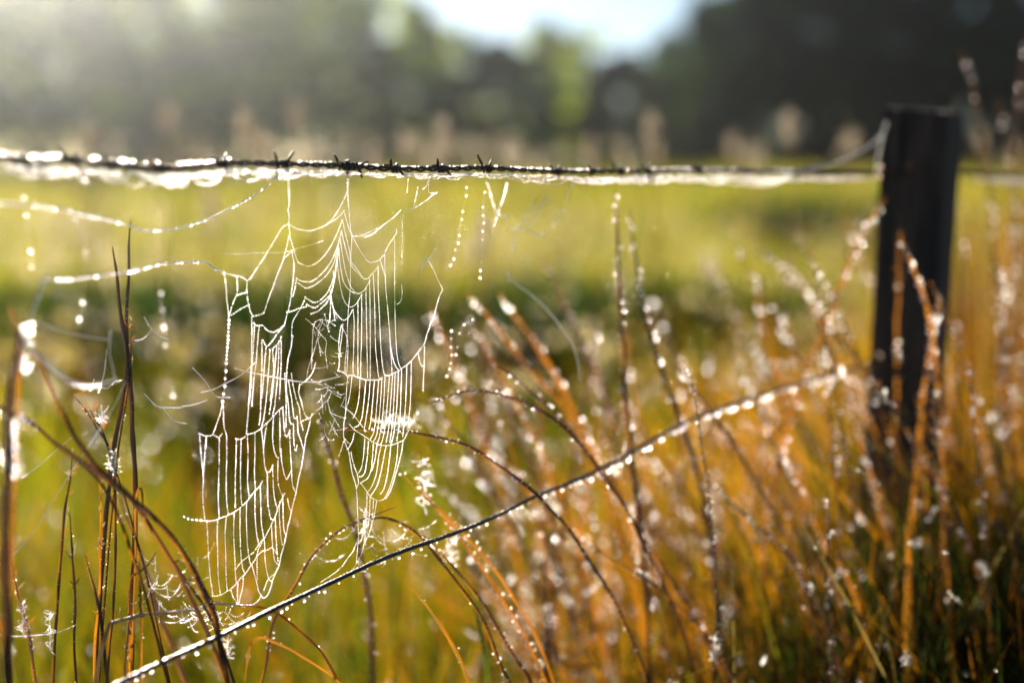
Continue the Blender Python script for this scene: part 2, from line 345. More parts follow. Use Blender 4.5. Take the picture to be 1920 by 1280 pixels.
TREES = [ # px, top y, distance, prototype, width factor, label
 (-110, -160, 74, 0, 1.1, 'tallest pale misty tree cut by the left edge of the photo'),
 (60, -150, 82, 1, 1.4, 'misty tree nearest the glowing top left corner'),
 (170, -80, 70, 0, 1.2, 'hazy yellow green tree second in from the left edge'),
 (290, -60, 78, 2, 1.3, 'hazy tree standing above the wire left of the web'),
 (400, -110, 84, 0, 1.2, 'tall grey green hazy tree above the second barb from the left'),
 (500, -40, 72, 1, 1.5, 'leafy tree with pale yellow patches above the web top left'),
 (600, -70, 80, 0, 1.1, 'tall tree directly above the spider web'),
 (690, -5, 76, 2, 1.0, 'green tree just left of the bright sky gap'),
 (775, 20, 82, 1, 1.1, 'tree sloping down into the left side of the sky gap'),
 (850, 75, 84, 2, 1.0, 'low round tree under the left part of the sky gap'),
 (930, 100, 80, 5, 1.1, 'lowest dark tree under the middle of the sky gap'),
 (1015, 62, 78, 1, .9, 'round yellowish topped tree standing in the sky gap'),
 (1085, 78, 82, 2, .95, 'small round tree right of the yellowish one in the sky gap'),
 (1165, 122, 80, 5, 1.1, 'short dark tree at the deepest notch of the sky gap'),
 (1250, 85, 70, 4, .9, 'dark tree rising at the right side of the sky gap'),
 (1335, 5, 64, 4, .95, 'dark tree bounding the sky gap on the right'),
 (1430, -60, 60, 3, 1.0, 'near black broad tree left of the fence post'),
 (1540, -110, 62, 4, 1.1, 'tall near black tree above the wire left of the post'),
 (1650, -80, 58, 3, 1.0, 'black tree directly behind the top of the post'),
 (1770, -130, 60, 4, 1.1, 'tall black tree rising right of the post'),
 (1880, -60, 55, 3, 1.0, 'dark tree at the right edge of the photo'),
 (2010, -140, 60, 3, 1.1, 'dark tree cut by the right edge of the photo'),
]
for px, ty, Y, k, wf, lab in TREES:
    Y *= 1.4; ty -= 32; top = onp(px, ty, Y); H = top[2]; s_ = H / PH[k]
    t = thing('tree', lab, 'tree', (top[0], Y, 0), 'trees along the far edge of the field')
    t.scale = (s_ * wf, s_ * wf, s_); t.rotation_euler.z = random.uniform(0, 6.28)
    for nme, me in zip(('trunk', 'crown'), pm[k]):
        o = bpy.data.objects.new(nme, me); COL.objects.link(o); o.parent = t
wb = Buf(); cs = []; rs = []
for i in range(820):
    px = random.uniform(-350, 2300); Y = random.uniform(126, 142); x = (px - 960) / FPX * Y; f = 2.7 if px < 640 else 1.8 if px > 1400 else 1
    if f == 1 and i % 2: px = random.uniform(-350, 2300); x = (px - 960) / FPX * Y; f = 0.5
    cs.append((x, Y, random.uniform(.3, 5.6 * f))); rs.append(random.uniform(1.8, 3))
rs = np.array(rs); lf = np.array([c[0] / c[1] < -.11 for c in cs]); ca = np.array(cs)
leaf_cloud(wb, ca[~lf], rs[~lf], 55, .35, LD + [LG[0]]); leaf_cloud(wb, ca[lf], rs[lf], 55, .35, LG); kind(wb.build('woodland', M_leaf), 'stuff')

# ------------------------------------------------------------ fence post
def make_post():
    base = onp(1716, 640, 1.955); x0, y0 = base[0], base[1]
    t = thing('fence_post', 'dark square weathered wooden post holding the wires at the right', 'fence post', (x0, y0, 0))
    b = Buf(); hw = .046; rot = R(-31)
    topz = onp(1716, 207, y0)[2]
    nz_ = 60; ring = []
    base_pts = []
    for sx, sy in ((-1, -1), (1, -1), (1, 1), (-1, 1)):
        nx = {(-1, -1): (1, 0), (1, -1): (0, 1), (1, 1): (-1, 0), (-1, 1): (0, -1)}[(sx, sy)]
        for k in range(9):
            u = k / 9 * 2; px_, py_ = sx + nx[0] * u, sy + nx[1] * u
            L_ = max(abs(px_), abs(py_)); rr = (px_ ** 4 + py_ ** 4) ** .25; f = .35 * (L_ / rr * 1.0) + .65
            base_pts.append((px_ * f, py_ * f))
    V = []; F = []; m_ = len(base_pts)
    for j in range(nz_ + 1):
        z = -.25 + (topz + .25) * j / nz_; lx = (z - topz) * .028
        for i, (a, c) in enumerate(base_pts):
            g_ = 1 - .09 * abs(noise.noise(Vector((i * 1.3, z * 1.6, 2)))) - .05 * max(0, noise.noise(Vector((i * .9, z * .5, 7)))) + .012 * noise.noise(Vector((i * .6, z * 20, 4)))
            X = a * hw * g_; Yy = c * hw * g_; zz = z
            if j == nz_: zz += .004 * noise.noise(Vector((a * 3, c * 3, 5))) - .004 * a; X *= .97; Yy *= .97
            V.append((x0 + lx + X * math.cos(rot) - Yy * math.sin(rot), y0 + X * math.sin(rot) + Yy * math.cos(rot), zz))
    for j in range(nz_):
        for i in range(m_):
            k = (i + 1) % m_; F.append((j * m_ + i, j * m_ + k, (j + 1) * m_ + k, (j + 1) * m_ + i))
    V.append((x0, y0, topz + .001)); c_ = len(V) - 1
    for i in range(m_): F.append((nz_ * m_ + i, nz_ * m_ + (i + 1) % m_, c_))
    b.add(V, F, (.1, .1, .1)); b.build('timber', M_post, t, smooth_=False)
    for py in (322, 676):                       # fence staples
        q = onp(1652, py, y0 - .052); s_ = Buf()
        s_.tube([q + np.array((0, .012, .007)), q + np.array((0, -.004, .006)), q + np.array((0, -.006, 0)), q + np.array((0, -.004, -.006)), q + np.array((0, .012, -.007))], .0016, 6)
        s_.build('staple', M_nail, t)
    q = onp(1703, 311, y0 - .055); s_ = Buf(); s_.tube([q + np.array((0, .02, 0)), q, q + np.array((0, -.003, 0)), q + np.array((0, -.0035, 0))], [.002, .002, .0052, .003], 8); s_.build('nail', M_nail, t)
make_post()

# ------------------------------------------------------------ barbed wire
WP = [(-260, 268), (-120, 282), (0, 297), (60, 302), (133, 301), (233, 310), (300, 315), (383, 311), (433, 306), (540, 308), (640, 311), (740, 317), (830, 317), (915, 316), (1045, 322), (1160, 322), (1300, 320), (1500, 324), (1645, 326)]
path = smooth([fence(*p) for p in WP], 14)
P2 = path + smooth([fence(1645, 326), fence(1800, 326), fence(1920, 331), fence(2040, 334)], 14)[1:]
def resample(P, ds):
    P = np.array(P); d = np.r_[0, np.cumsum(np.linalg.norm(np.diff(P, axis=0), axis=1))]; n = max(2, int(d[-1] / ds) + 1); s_ = np.linspace(0, d[-1], n)
    return np.stack([np.interp(s_, d, P[:, k]) for k in range(3)], 1)
RP = resample(P2, .0022)
bw = thing('barbed_wire', 'dark twisted barbed wire strung along the top, crossing the whole photo', 'barbed wire', fence(915, 316))
FD = np.array((1, 1.02, 0)) / math.sqrt(1 + 1.02 ** 2); FN = np.array((-FD[1], FD[0], 0))
for ph in (0, math.pi):
    b = Buf(); Q = []
    for i, p in enumerate(RP):
        a = i * .0022 / .030 * 2 * math.pi + ph; Q.append(p + 0.0015 * (FN * math.cos(a) + np.array((0, 0, 1)) * math.sin(a)))
    b.tube(Q, .0014, 6); b.build('strand', M_wire, bw)
def wire_at(px):
    # point on wire whose projection is px
    d = [(abs((p[0] / (p[1] * math.cos(PITCH) - (p[2] - CZ) * math.sin(PITCH))) * FPX + 960 - px), i) for i, p in enumerate(RP)]
    return RP[min(d)[1]]
def barb(px, rise, ang):
    p = wire_at(px); b = Buf(); r = .0027
    coil = [p + FD * (k / 16 - .5) * .008 + r * (FN * math.cos(k / 16 * 4 * math.pi + ang) + np.array((0, 0, 1)) * math.sin(k / 16 * 4 * math.pi + ang)) for k in range(17)]
    b.tube(coil, .0013, 6)
    for s_, e in ((-1, coil[0]), (1, coil[-1])):
        for q in (0, 1):
            d = np.array((0, 0, 1)) * math.cos(ang + q * 2.2 * s_) + FN * math.sin(ang + q * 2.2 * s_) * .8 + FD * s_ * .45
            l_ = random.uniform(.45, 1.05) * rise
            b.tube([e, e + d * .005 * l_, e + d * .0115 * l_ + FD * s_ * .001], [.0015, .0014, .0008], 6)
    b.build('barb', M_wire, bw)
random.seed(5)
for px, rise, a in [(30, 1, 1.2), (137, 1.1, .3), (205, .6, 1.9), (300, .5, 2.5), (418, 1.1, .5), (532, 1.15, -.3), (648, 1.1, .1), (660, .9, 2.9), (740, .9, 1.3), (828, .85, 1.4), (914, 1.2, .1), (1046, 1.1, .2), (1110, .6, 2.2), (1163, 1.1, .3), (1215, .8, .2), (1310, .7, .5), (1400, .7, .9), (1540, .8, .3), (1850, .9, .7)]:
    barb(px, rise, a)

# dewdrops riding on top of the wire at the left
b = Buf(); random.seed(6)
for i in range(74):
    px = random.choice([random.uniform(-20, 112), random.uniform(-20, 112), random.uniform(160, 300), random.uniform(330, 430)]); p = wire_at(px)
    b.bead(p + np.array((0, 0, .003 + random.uniform(0, .0015))) - FN * 0, random.uniform(.0011, .002))
for i in range(260):
    px = random.uniform(560, 1500); p = wire_at(px); b.bead(p + np.array((0, 0, .0028)), random.uniform(.0006, .0012))
kind(b.build('dew', M_dew, bw), 'stuff')

# ------------------------------------------------------------ lower wire
LW = [(-330, 1560), (-60, 1420), (200, 1292), (300, 1243), (400, 1198), (500, 1148), (560, 1120), (640, 1083), (700, 1055), (760, 1031), (850, 1000), (930, 967), (1000, 932), (1060, 908), (1110, 886), (1180, 850), (1240, 815), (1300, 785), (1370, 758), (1430, 739), (1520, 712), (1645, 678)]
lp = resample(smooth([fence(*p) for p in LW], 10), .004)
lw = thing('fence_wire', 'smooth dark lower wire rising from bottom left to the post, drops beneath', 'wire', fence(760, 1031))
b = Buf(); b.tube(lp, [.0020 + .00025 * noise.noise(Vector(q * 60)) for q in lp], 8); b.build('strand', M_wire2, lw)
random.seed(8)
dm = None; k = 0; i = 8
lpd = resample(smooth([fence(*p) for p in LW[2:]], 10), .001)
d_me = None
while i < len(lpd) and k < 99:
    p = lpd[i]; r = random.choice((.0009, .0013, .0018, .0023)) * (1.5 if p[1] > 1.45 else 1)
    if d_me is None:
        bb = Buf(); bb.add(ICO * np.array((1, 1, 1.25)), ICOF); me = bpy.data.meshes.new('dew_drop'); me.from_pydata(np.concatenate(bb.v).tolist(), [], bb.f); me.materials.append(M_dew)
        me.polygons.foreach_set('use_smooth', [True] * 20); d_me = me
    o = bpy.data.objects.new('dew_drop', d_me); COL.objects.link(o); o.parent = lw; o.scale = (r, r, r)
    o.location = Vector(p - np.array((0, 0, .0021 + r * .8))) - lw.location; k += 1
    i += random.choice((6, 8, 11, 13, 17))
b = Buf()
for p in lpd[::2]:
    if random.random() < (.75 if p[1] < 1.4 else .2): b.bead(p + np.array((random.uniform(-.001, .001), random.uniform(-.001, .0015), .0019)), random.uniform(.0003, .0008))
kind(b.build('dew', M_dew, lw), 'stuff')

# ------------------------------------------------------------ spider web
PXM = 1.3 / FPX
def thread_buf(b, P, bead=1.55, gap=4.0, line=.2, jit=.22, miss=0.02):
    b.mi = 0; b.tube(P, line * PXM, 4, (1, 1, 1)); b.mi = 1
    Q = resample(P, gap * PXM)
    for q in Q:
        if random.random() < miss: continue
        b.bead(q + rng.normal(0, .00008 + .00002 * gap * (gap > 12), 3), bead * PXM * random.uniform(1 - jit, 1 + jit))
W = """541,336 541,355 542,370 542,385 540,394 542,405 541,420 543,432 543,440 541,445
541,420 530,426 518,445 497,480 480,505 470,521 463,526
541,420 549,425 556,429 568,431 580,433 592,430 605,425 612,421 625,408 640,384 652,356
612,421 628,412 638,404 645,395
543,443 550,465 558,490 566,495 577,499 588,496 600,488 612,474 625,453 635,430 642,412
557,522 563,526 572,528 582,528 597,519 612,503 625,482 634,458 640,434
558,530 567,536 575,540 590,534 605,523 615,512 627,490 637,446
572,557 582,564 590,567 600,563 612,551 618,540 628,512 635,465
575,571 590,577 600,570 612,560 619,553 626,530 632,482
583,588 595,584 605,575 614,565 620,550 628,520 630,500
651,335 652,345 651,355
651,355 653,380 656,415 658,435 662,445 672,464 682,480 691,491 700,491 710,488 718,480 721,477
645,395 650,415 656,434 660,440
642,412 648,440 655,468 658,490 666,500 675,512 680,520
640,434 647,462 655,490 662,502 672,513 682,522 690,522 697,514 703,508 709,500
637,446 642,475 647,505 652,522 658,538 668,549 673,550 682,545 687,538 693,526
635,465 637,490 641,515 645,530 654,543 664,549
632,482 633,500 637,530 643,558 652,573 660,575 667,570 672,563 678,553
618,540 621,560 626,580 634,592 643,600 650,598 655,592 660,582
660,440 658,480 657,510 657,540 654,570 652,600 650,650 647,680 647,698
625,508 625,535 620,550
620,556 619,580 618,600 614,612
617,556 624,575 628,600
662,580 664,605 663,650 662,695 666,705
671,565 671,650 671,700 673,707
678,552 678,620 676,690 676,707
686,538 687,600 688,650 689,707
693,525 694,600 694,700 694,712
700,515 702,560 703,600 704,650 707,680 710,706 716,710
709,500 709,540 712,605 714,650 718,690 722,703 730,704
721,478 723,537 727,580 730,620 732,650 734,680 735,700
732,650 736,670 741,685 748,695
713,488 717,502 722,517
740,448 740,540 741,605 743,650 746,675 750,688 753,690
743,430 744,436 740,442 735,450 731,455 722,472
753,690 762,685 772,675 784,660 796,643 800,628 803,620 808,605
808,605 813,595 818,575 822,560 830,542
830,542 822,527 815,510 805,492 799,483
633,694 645,699 650,704 660,703 672,708 688,712 704,712 715,711
722,703 730,704 737,700 748,695 753,690
796,650 795,690 794,710 793,732
784,663 787,678 791,686 794,685
640,610 637,625 635,650 636,680 634,695
643,608 641,630 638,650 636,672
652,705 649,740 648,770 645,790 644,806
660,705 656,740 651,760 647,775
675,709 673,745 668,770 662,783
686,713 683,745 679,780 673,796 665,801
694,713 691,750 687,780 683,805
702,713 698,760 695,790 692,803
710,712 707,750 704,790 700,812 695,822
716,708 713,760 710,790 706,815 701,826
722,706 719,760 716,790 711,820 707,830
730,706 726,760 722,800 717,825 714,832
736,703 732,760 729,800 724,828
741,699 738,760 735,800 731,828
747,697 744,760 740,800 737,818 733,832
753,692 751,760 748,800 744,825
763,683 761,740 758,790 755,820
771,677 770,740 768,770 765,790
655,795 662,803 668,808 680,815 690,822 700,829 713,834 725,835 737,833 747,829 757,824 765,808
664,812 661,825 656,836 651,842
684,822 682,850 678,875 673,885 670,888
691,828 688,860 684,885 678,893 674,893
700,830 698,860 696,880 690,895 682,901 676,905
707,832 703,860 698,880
715,835 710,855 707,880 702,900 695,915 688,922
724,835 719,860 713,890 707,910 700,922 694,930
733,835 730,860 726,890 720,915 714,925
746,832 744,860 738,890 730,915 722,932
756,825 752,850 747,870 740,895 732,920 724,933
644,806 645,822 650,838 653,843 656,860 660,885 666,905 668,915
658,848 663,870 670,890 672,905 668,915
668,915 669,925 670,950 671,975 672,1010 670,1030 668,1050
676,905 680,910 687,920 694,930 703,936 712,938 722,934
688,922 688,945 686,970 684,985 678,1010 670,1020
694,932 693,960 690,985
700,938 699,960 696,985 692,1000
706,940 702,965 697,985 690,1005 682,1020
668,1018 660,1035 650,1048 640,1062 625,1075 610,1085 600,1092
682,1020 677,1040 670,1052 662,1065 655,1073
541,445 537,465 530,490 520,515 513,535 505,555 497,580 494,588
532,485 540,477 547,470
547,470 549,482 551,490 550,520 547,545 545,560 541,580 538,590 533,610
556,522 553,540 549,555
538,585 548,583 560,578 574,575
475,593 483,591 490,589 495,586
463,530 463,550 466,570 470,585 474,592
420,512 424,540 425,560 428,585 429,600
420,512 430,514 440,517 452,519 463,526
444,517 445,540 444,552 438,565 430,590
463,548 455,550 446,553
467,571 450,580 438,588 430,592
476,605 480,610 490,610 493,610 500,618 508,622 515,622 522,618 531,611
531,611 520,625 510,640 500,649 493,638
505,655 515,650 524,640 527,632
472,595 472,640 471,680 469,720 466,760 464,790 462,812
477,608 475,650 472,690 470,730 468,752
486,610 483,640 480,680 476,710 472,760
491,638 491,680 490,710 489,750 488,780 486,795
499,650 496,680 494,710 491,745
506,657 503,700 500,740 495,780 490,802
511,655 513,690 511,720 507,750
519,650 515,690 510,740 505,775
523,640 522,680 519,720 515,760 511,778
527,640 527,680 525,720 524,750
442,822 450,823 458,820 462,815 478,810 488,804 498,795 508,785 520,772 530,763
373,812 382,816 392,817 400,815 410,820 416,813
417,752 414,770 408,790 400,812
418,755 419,780 420,800 425,817
374,813 376,840 379,870 381,895 380,920 381,945 384,975
387,818 384,850 382,880 381,895
411,822 411,860 410,900 409,935 411,970
425,818 425,860 424,900 425,940 428,963
443,823 442,870 441,910 441,950
452,824 451,870 451,910 453,945
464,818 465,860 464,900 467,932
478,813 478,850 477,890 479,915
490,805 493,830 495,860 498,880 503,885 507,882 511,872
500,795 497,815 494,838
513,780 511,815 513,840 518,855 522,858
524,768 525,800 525,840 528,865 532,885 537,898 540,894 547,880
530,765 532,790 533,805 536,818 540,815 543,807
543,807 544,840 546,870 548,905 552,918 555,923
534,700 535,725 540,755 542,780 545,793 550,795
541,715 547,750 550,775 553,785 557,780
550,795 551,830 554,845 557,835
557,780 559,810 563,822 569,842
546,700 550,725 556,750 561,765 564,790 568,805
562,720 560,735 564,750 571,775 578,785
592,680 585,700 575,712 562,722
536,800 538,690 546,650 549,630
521,860 521,900 524,915 530,930 534,925
527,842 529,870 533,890
376,974 390,976 405,974 415,970 424,967 432,963 441,958 450,952 458,944 465,937 475,923 485,913 492,902
388,975 389,1000 391,1040 394,1080 399,1115
408,974 407,1000 408,1040 409,1080 413,1113
424,968 422,1000 423,1040 424,1080 426,1105
439,960 438,1000 440,1040 441,1070 443,1092
450,952 450,990 451,1030 454,1060 459,1076
462,942 462,980 464,1020 468,1050 473,1062 478,1080 482,1095 486,1110 493,1120
478,920 478,960 480,990 484,1015 488,1022
488,910 489,950 490,980 494,1005 496,1020 497,1050 500,1070 504,1085 508,1088
501,885 502,940 505,960 508,972 512,974
511,875 513,920 516,940 520,953
509,985 510,1010 512,1030 515,1050 522,1058
516,970 517,1000 519,1030 521,1050
524,940 524,970 526,1000 529,1020
530,925 531,970 532,990 536,1003
539,935 542,950 546,957
585,776 581,790 578,805 573,820 572,830 569,850 567,862 564,880 560,895 555,923 552,935 547,955 545,965 540,985 536,1005
536,1005 530,1030 527,1040 523,1060 518,1070 512,1085 506,1105 500,1117 495,1120 490,1117 483,1105
398,1117 410,1116 418,1113 425,1108 432,1104 443,1094 452,1082 460,1074 470,1060 480,1045 485,1028 495,1010 503,995 510,980 517,965 524,945 533,925
433,1107 438,1120 445,1130 447,1131
446,1090 445,1110 446,1128
456,1080 455,1100 450,1120 448,1131
447,1132 460,1133 475,1132 484,1125 490,1115
443,1065 452,1053 462,1045 475,1035 485,1020 495,1008
483,1040 493,1032 502,1030 510,1026 518,1035
495,1105 503,1085 515,1075 520,1065
482,1040 482,1060 482,1085"""
def parse(s): return [[tuple(map(float, q.split(','))) for q in l.split()] for l in s.strip().splitlines()]
random.seed(9)
TH = parse(W)
def plen(l): return sum(math.dist(l[i], l[i + 1]) for i in range(len(l) - 1))
TH.sort(key=plen, reverse=True)
wt = thing('spider_web', 'torn dew covered orb web hanging in long ladders under the barbed wire', 'spider web', web(600, 700))
rest = Buf()
for i, l in enumerate(TH):
    off = random.uniform(-.004, .004) if len(l) > 2 else 0
    P = smooth([web(*q, off) for q in l], 5)
    k = .5 if l[0][0] > 560 else .62
    bead = (1.08 if l[0][0] > 600 else 1.28) * random.uniform(.85, 1.05) * (.82 if l[0][1] < 540 and l[0][0] > 535 else 1)
    gap = (3.5 if l[0][0] > 600 else 4.2)
    if i < 92:
        b = Buf(); thread_buf(b, P, bead, gap); b.build('thread', [M_silk, M_dew], wt)
    else: thread_buf(rest, P, bead, gap)
# sparse centre of the web: thin lines with a few beads
for _ in range(42):
    x, y = random.gauss(607, 14), random.uniform(590, 830); a = random.uniform(0, 6.28); l_ = random.uniform(8, 34)
    if y > 660: x += 12
    P = smooth([web(x, y), web(x + math.cos(a) * l_ * .5, y + math.sin(a) * l_ * .5 + 2), web(x + math.cos(a) * l_, y + math.sin(a) * l_)], 3)
    thread_buf(rest, P, .95, 5.5, .28, .4, .3)
for s_ in ("572,560 565,575 556,590 548,607 546,650", "574,598 590,612 600,625 612,640 610,660 614,690", "600,612 594,640 588,660 578,690 575,712", "640,610 652,640 650,700", "628,610 610,600 590,605 586,640 584,690", "592,770 600,765 613,752 620,772 640,782 648,783", "617,770 625,782 630,790 636,800", "640,760 660,775 680,800", "598,775 603,786"):
    thread_buf(rest, smooth([web(*q) for q in parse(s_)[0]], 4), 1.0, 5.0, .3, .4, .2)
# bead string under the upper left corner
for s_, bd, gp in (("429,600 428,620 427,640 426,655 425,665 424,680", 2.6, 7), ("424,680 422,705 421,725 417,752", 2.8, 12), ("345,968 352,971 360,973 376,974", 2.8, 7), ("652,336 651,346 651,355", 1.5, 6)):
    thread_buf(rest, smooth([web(*q) for q in parse(s_)[0]], 4), bd, gp, .3, .3, .1)
rest.build('thread', [M_silk, M_dew], wt)['kind'] = 'stuff'

# spider waiting in the web
sp = web(603, 786) - np.array((0, .002, 0))
st = thing('spider', 'tiny black spider with an orange mark in the web centre', 'spider', sp)
b = Buf()
def blob(b, c, r):
    V = []; F = []; n_, m_ = 8, 6
    for j in range(m_ + 1):
        th = math.pi * j / m_
        for i in range(n_): V.append((c[0] + r[0] * math.sin(th) * math.cos(2 * math.pi * i / n_), c[1] + r[1] * math.sin(th) * math.sin(2 * math.pi * i / n_), c[2] + r[2] * math.cos(th)))
    for j in range(m_):
        for i in range(n_): k = (i + 1) % n_; F.append((j * n_ + i, j * n_ + k, (j + 1) * n_ + k, (j + 1) * n_ + i))
    b.add(V, F)
blob(b, sp + np.array((0, 0, .0004)), (.0011, .0011, .0016)); blob(b, sp + np.array((0, 0, -.0016)), (.0007, .0007, .0008)); b.build('body', M_spider, st)
b = Buf(); blob(b, sp + np.array((.0003, -.0009, .001)), (.0005, .0003, .0006)); b.build('marking', M_spot, st)
for i in range(8):
    s_ = -1 if i % 2 else 1; a = (-.9 + .6 * (i // 2)); b = Buf(); d = np.array((s_ * math.cos(a), 0, math.sin(a))); q = sp + np.array((0, 0, -.0012))
    b.tube([q, q + d * .0016 + np.array((0, -.0009, .0004)), q + d * .0032], [.00014, .00012, .00006], 4); b.build('leg', M_spider, st)

# ------------------------------------------------------------ loose silk: each strand or tangle a thing
def strand(name, label, txt, plane, bead, gap, line=.45, miss=.1, jit=.4, group=None):
    ls = parse(txt); P0 = plane(*ls[0][0]); t = thing(name, label, 'silk thread' if name == 'silk_thread' else 'cobweb', P0, group)
    for l in ls:
        b = Buf(); thread_buf(b, smooth([plane(*q) for q in l], 5), bead, gap, line, jit, miss); b.build('thread', [M_silk, M_dew], t)
    return t
random.seed(10)
def leftp(px, py):                     # strands running from the web towards the camera at the left
    Y = 1.02 + .25 * max(0, min(1, px / 440)); return onp(px, py, Y)
strand('silk_thread', 'slack silk strand sagging from the wire to the upper left edge, big drops', "505,345 490,356 480,365 450,381 420,396 390,411 350,424 320,430 280,432 262,430 240,422 200,412 150,402 120,393 60,386 0,381", leftp, 2.5, 9, 1.2, .25)
b_ = strand('silk_thread', 'long beaded strand curving left from the web at mid height', "418,510 400,502 385,492 350,491 325,492 300,495 270,503 230,512 180,518 130,524 85,524\n85,524 70,560 62,585 50,610", leftp, 2.7, 10, 1.2, .25)
strand('silk_thread', 'taut silk strand from frayed left stem to the tall dark blades', "60,603 90,612 120,622 160,631 200,637 207,637\n207,620 205,660 212,690 215,712", leftp, .9, 6, 1.0, .3)
strand('silk_thread', 'thick dewy strand drooping in a curve to the tall dark blades', "52,640 65,660 80,675 100,692 120,708 140,718 160,723 180,722 200,718 218,712", lambda a, b: onp(a, b, 1.06), 3.0, 5, 1.4, .1)
strand('silk_thread', 'white silk loop tied to the crossing of the dark blades', "167,733 180,725 200,728 215,716 230,712\n170,732 176,712\n185,735 195,700 200,655\n253,638 262,637 272,632 283,620\n270,594 283,615 300,630 315,636", lambda a, b: onp(a, b, 1.24), 1.1, 5, .6)
strand('silk_thread', 'thin straight strand falling to the lower left corner', "235,715 215,760 190,800 160,845 130,890 95,945 60,1000 20,1045", lambda a, b: onp(a, b, 1.17), .4, 16, .55)
strand('silk_thread', 'short slanting silk strand crossing the orange leaf at left', "42,895 70,875 100,848 135,820", lambda a, b: onp(a, b, 1.2), .5, 8, .55)
strand('silk_thread', 'faint level strand at the bottom left edge', "0,1190 30,1192 70,1190 110,1184 142,1171", lambda a, b: onp(a, b, 1.22), 1.0, 5, .5)
strand('silk_thread', 'diagonal silk ties behind the left half of the web', "440,690 470,698 520,708 560,715 600,716\n376,736 400,730 420,720 450,704 478,680\n362,690 385,715 404,742 430,745\n342,762 365,758 388,750\n600,714 620,710 635,706\n270,738 295,762 310,764 340,764\n278,745 290,760 305,765 318,780 330,790 350,794", lambda a, b: onp(a, b, 1.25), .9, 6, .7)
strand('silk_thread', 'dotted level strand crossing the upper web', "408,475 430,476 458,476 480,474 510,474 535,472 560,465 580,460 604,452", web, .75, 5, .15, .5)
strand('silk_thread', 'upper right arm of the web rising to the barbed wire', "664,443 680,440 700,432 720,420 740,405 752,393\n685,444 700,437 720,421\n760,390 772,391 780,388 800,375 810,366 818,362", web, 1.2, 3.6, .5)
strand('silk_thread', 'short hanging threads right below the barbed wire', "765,337 764,350 763,360\n783,352 780,368 776,385\n805,330 804,345 804,360 813,362\n793,355 800,348 804,335\n755,405 754,414 754,420\n754,424 754,450 753,480\n753,535 754,552 751,565 745,570", web, 1.1, 4, .35, .2)
strand('silk_thread', 'crossed pair of fine threads right of the web', "784,511 800,490 818,466\n788,502 793,493 797,487", lambda a, b: onp(a, b, 1.36), .2, 20, .8)
strand('silk_thread', 'beaded vee of silk hanging under the fourth barb right of the web', "912,340 917,355 922,375 928,392 934,402\n950,345 948,355 944,368 938,385 932,400\n934,402 928,415 926,422\n934,402 945,404 952,410", lambda a, b: onp(a, b, 1.47), 1.9, 4.5, .5, .15)
strand('silk_thread', 'pale hooked strand below the wire right of the beaded vee', "1000,382 990,400 975,422 965,430\n1025,367 1012,390 998,412 988,428 975,432 965,432 955,428\n988,428 1000,436 1010,441 1019,437\n965,440 962,455 960,470", lambda a, b: onp(a, b, 1.5), 1.1, 7, 1.1, .3)
strand('silk_thread', 'slanting strand in two pieces under the wire before the dark stems', "1074,344 1068,358 1063,375\n1056,392 1048,405 1036,420", lambda a, b: onp(a, b, 1.55), 1.4, 6, 1.0)
strand('silk_thread', 'curved fine strand arching down right in front of the russet grass', "953,508 953,530\n953,523 975,538 1000,556 1025,580 1050,610 1070,640 1083,675 1088,712", lambda a, b: onp(a, b, 1.5), .6, 25, 1.3)
strand('silk_thread', 'column of separate dewdrops on an unseen thread right of the web', "876,352 872,375 868,395 862,425 858,455 850,480 843,498\n845,620 846,650 845,680\n908,360 905,420 903,480 900,520\n886,600 870,608 862,625\n857,650 855,665 848,680 838,705", lambda a, b: onp(a, b, 1.4), 2.3, 15, .12, .2)
strand('silk_thread', 'pale silk sling from the wire up to the post top', "1500,322 1520,316 1560,308 1600,292 1635,270 1655,250 1662,230\n1655,250 1650,275 1645,300 1643,324", lambda a, b: onp(a, b, 1.76 + (a - 1500) * .0009), 3.2, 4, 2.6)
strand('silk_thread', 'column of large soft drops falling through the left of the photo', "45,372 50,410 55,450 62,500\n118,390 160,450 150,600\n322,432 323,450 324,475 325,500\n300,520 303,580 310,640 318,700 325,740", lambda a, b: onp(a, b, 1.08), 2.2, 26, .12, .35, .6)

# dense dewy silk fringe under the barbed wire
def fringe(label, x0, x1, depth, n, bead, seed):
    random.seed(seed); t = thing('cobweb', label, 'cobweb', wire_at((x0 + x1) / 2))
    for i in range(n):
        a = random.uniform(x0, x1 - 30); ln = random.uniform(14, 90); z0 = random.uniform(0.1, 1) ** 1.2
        P = []
        for k in range(5):
            px = min(x1, a + ln * k / 4); p = wire_at(px); q = math.sin(k / 4 * math.pi)
            dp = depth(px); P.append(p + np.array((0, 0, -.0035 - dp * PXM * (z0 * (.35 + .65 * q) + .05 * random.random()))) + FN * random.uniform(-.004, .004))
        b = Buf(); thread_buf(b, smooth(P, 3), bead * random.uniform(.7, 1.2), 3.2, .4, .4, .08); b.build('thread', [M_silk, M_dew], t)
def dl(px): return np.interp(px, [0, 130, 250, 340, 430, 520, 620, 700], [22, 22, 26, 28, 26, 22, 14, 8])
fringe('thick white fringe of dewy silk under the left half of the wire', 0, 640, dl, 84, 1.15, 31)
fringe('thin broken fringe of silk under the middle of the wire', 600, 1080, lambda p: np.interp(p, [600, 760, 900, 1080], [12, 10, 16, 24]), 60, 1.05, 32)
fringe('thick white fringe of dewy silk under the wire left of the post', 1050, 1520, lambda p: np.interp(p, [1050, 1150, 1300, 1430, 1520], [16, 22, 22, 30, 12]), 62, 1.4, 33)
fringe('sparse fringe of silk on the wire between the sling and the post', 1470, 1640, lambda p: 14, 12, 1.2, 35)
fringe('silk fringe on the wire beyond the post at the right edge', 1800, 1930, lambda p: 16, 14, 1.6, 36)
t = None
